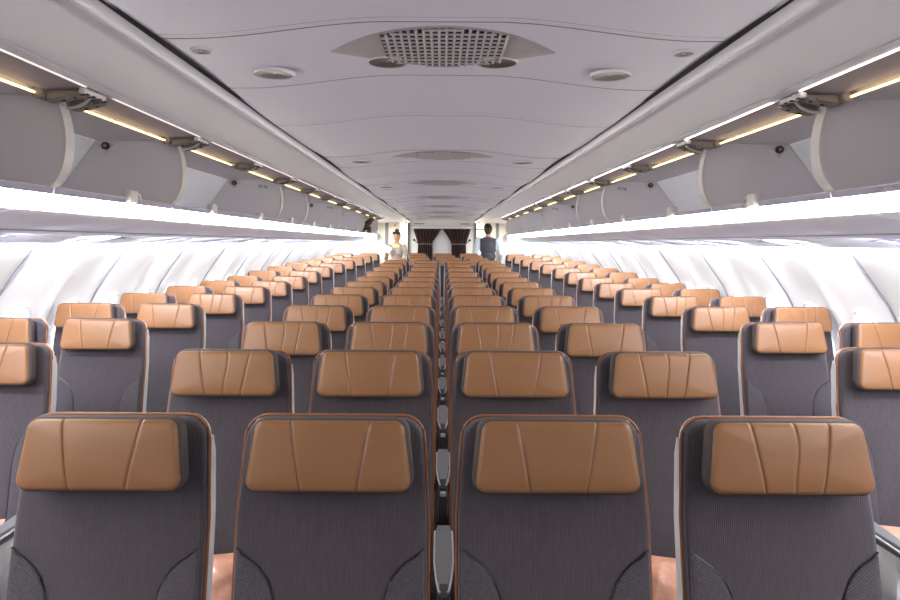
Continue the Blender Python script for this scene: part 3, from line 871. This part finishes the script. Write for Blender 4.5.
add_face(wom, k)
# booklet in her raised hand and wallet held lower
bm = bmesh.new(); rbox(bm, -.1, 0, -.004, .004, -.075, .075, .002, 1); rbox(bm, 0, .1, -.004, .004, -.075, .075, .002, 1)
o = obj('booklet', bm, M['paper'], label="open white booklet held up in the reading person's raised hand", category='booklet')
o.location = (-.93-.185, WY-.335, rise(WY)+1.26); o.rotation_euler = (R(-35), R(25), R(-8))
bm = bmesh.new(); rbox(bm, -.08, .08, -.05, .05, -.008, .008, .003, 1); rbox(bm, -.082, -.03, -.052, .052, .007, .014, .002, 1, mi=1)
o = obj('card_folder', bm, [M['paper'], M['red']], label="white and red folder held low in the reading person's other hand", category='folder')
o.location = (-.93-.04, WY-.33, rise(WY)+.985); o.rotation_euler = (R(12), R(-18), 0)
# man seen from behind
b, balls, k, sw = body(1.8, False); KM = k
K = lambda x, y, z: (x*k, y*k, z*k)
RS, RE, RW = K(-.2, 0, 1.41), K(-.25, .03, 1.13), K(-.22, -.12, .93)
LS, LE, LW = K(.2, 0, 1.41), K(.25, .03, 1.13), K(.2, -.1, .92)
b += [(RS, .058*k, RE, .045*k, 'arm'), (RE, .043*k, RW, .03*k, 'fore'), (LS, .058*k, LE, .045*k, 'arm'), (LE, .043*k, LW, .03*k, 'fore')]
def asm(c):
    z = c.z/KM
    if z > 1.475: return 0
    da = min(seg_dist(c, Vector(RS), Vector(RE)), seg_dist(c, Vector(LS), Vector(LE)), seg_dist(c, Vector(RE), Vector(RW)), seg_dist(c, Vector(LE), Vector(LW)))
    if abs(c.x) > .165*KM and z > .93 and da < .075: return 1
    if z < .93 and (abs(c.x) > .17*KM or c.y < -.12): return 0 if z > .5 else 2
    if z > 1.475-.28*abs(c.x) or abs(c.x) > .155*KM and z > 1.2: return 1
    if z > .98: return 3
    return 2
hb = bmesh.new()
ell(hb, K(0, .018, 1.637), (.084*k, .093*k, .1*k)); ell(hb, K(0, .05, 1.585), (.07*k, .055*k, .07*k)); ell(hb, K(.01, -.03, 1.70), (.068*k, .07*k, .04*k))
man = person('person', 'person in dark striped waistcoat seen from behind in the right aisle', b, balls,
    [(RW, (0, -.3, -1), (0, 1, -.2)), (LW, (0, -.3, -1), (0, -1, .2))], [M['skin'], M['shirt'], M['trousers'], M['vest']], (.945, 13.3, rise(13.3)), R(172), asm, hb)
add_face(man, k, fem=False)

# ------------------------------------------------------------------ light, world, camera
w = bpy.data.worlds.new('world'); S.world = w; w.use_nodes = True
bg = w.node_tree.nodes['Background']; bg.inputs[0].default_value = (.97, .95, 1, 1); bg.inputs[1].default_value = .5
def area(name, loc, size, rot, power, color):
    l = bpy.data.lights.new(name, 'AREA'); l.shape = 'RECTANGLE'; l.size, l.size_y = size; l.energy = power; l.color = color
    o = bpy.data.objects.new(name, l); C.objects.link(o); o.location = loc; o.rotation_euler = rot
    return o
for s in (-1, 1):   # lights in the rear door zone
    area('door_zone_light', (s*1.3, 15.9, 2.05), (.3, 2.5), (0, 0, 0), 42, (1, .96, .9))
    area('galley_light', (s*1.05, Y1+.3, 2.2), (.3, .2), (0, 0, 0), 10, (1, .95, .85))
for n in range(-1, 15):    # fill lamps added under the service panels to brighten each side row's seats
    y = 1.70+.8*n
    for s in (-1, 1):
        l = area('side_seat_fill', (s*1.9, y-.64, EYE-.005), (.10, .10), (R(55), 0, R(s*2)), 7, (.86, .9, 1)); l.data.spread = R(150)
cam = bpy.data.cameras.new('camera'); co = bpy.data.objects.new('camera', cam); C.objects.link(co)
co.location = (0, 0, EYE)
cam.sensor_width = 36; cam.lens = 26; cam.clip_start = .05
cam.shift_x = (450-442)/900; cam.shift_y = -(300-243)/900
co.rotation_euler = (R(90), R(-.33), 0)
S.camera = co
S.view_settings.view_transform = 'Standard'; S.view_settings.look = 'None'; S.view_settings.gamma = 1
S.view_settings.use_curve_mapping = False; S.view_settings.exposure = .27
S.cycles.use_denoising = True
S.cycles.max_bounces = 10; S.cycles.diffuse_bounces = 6
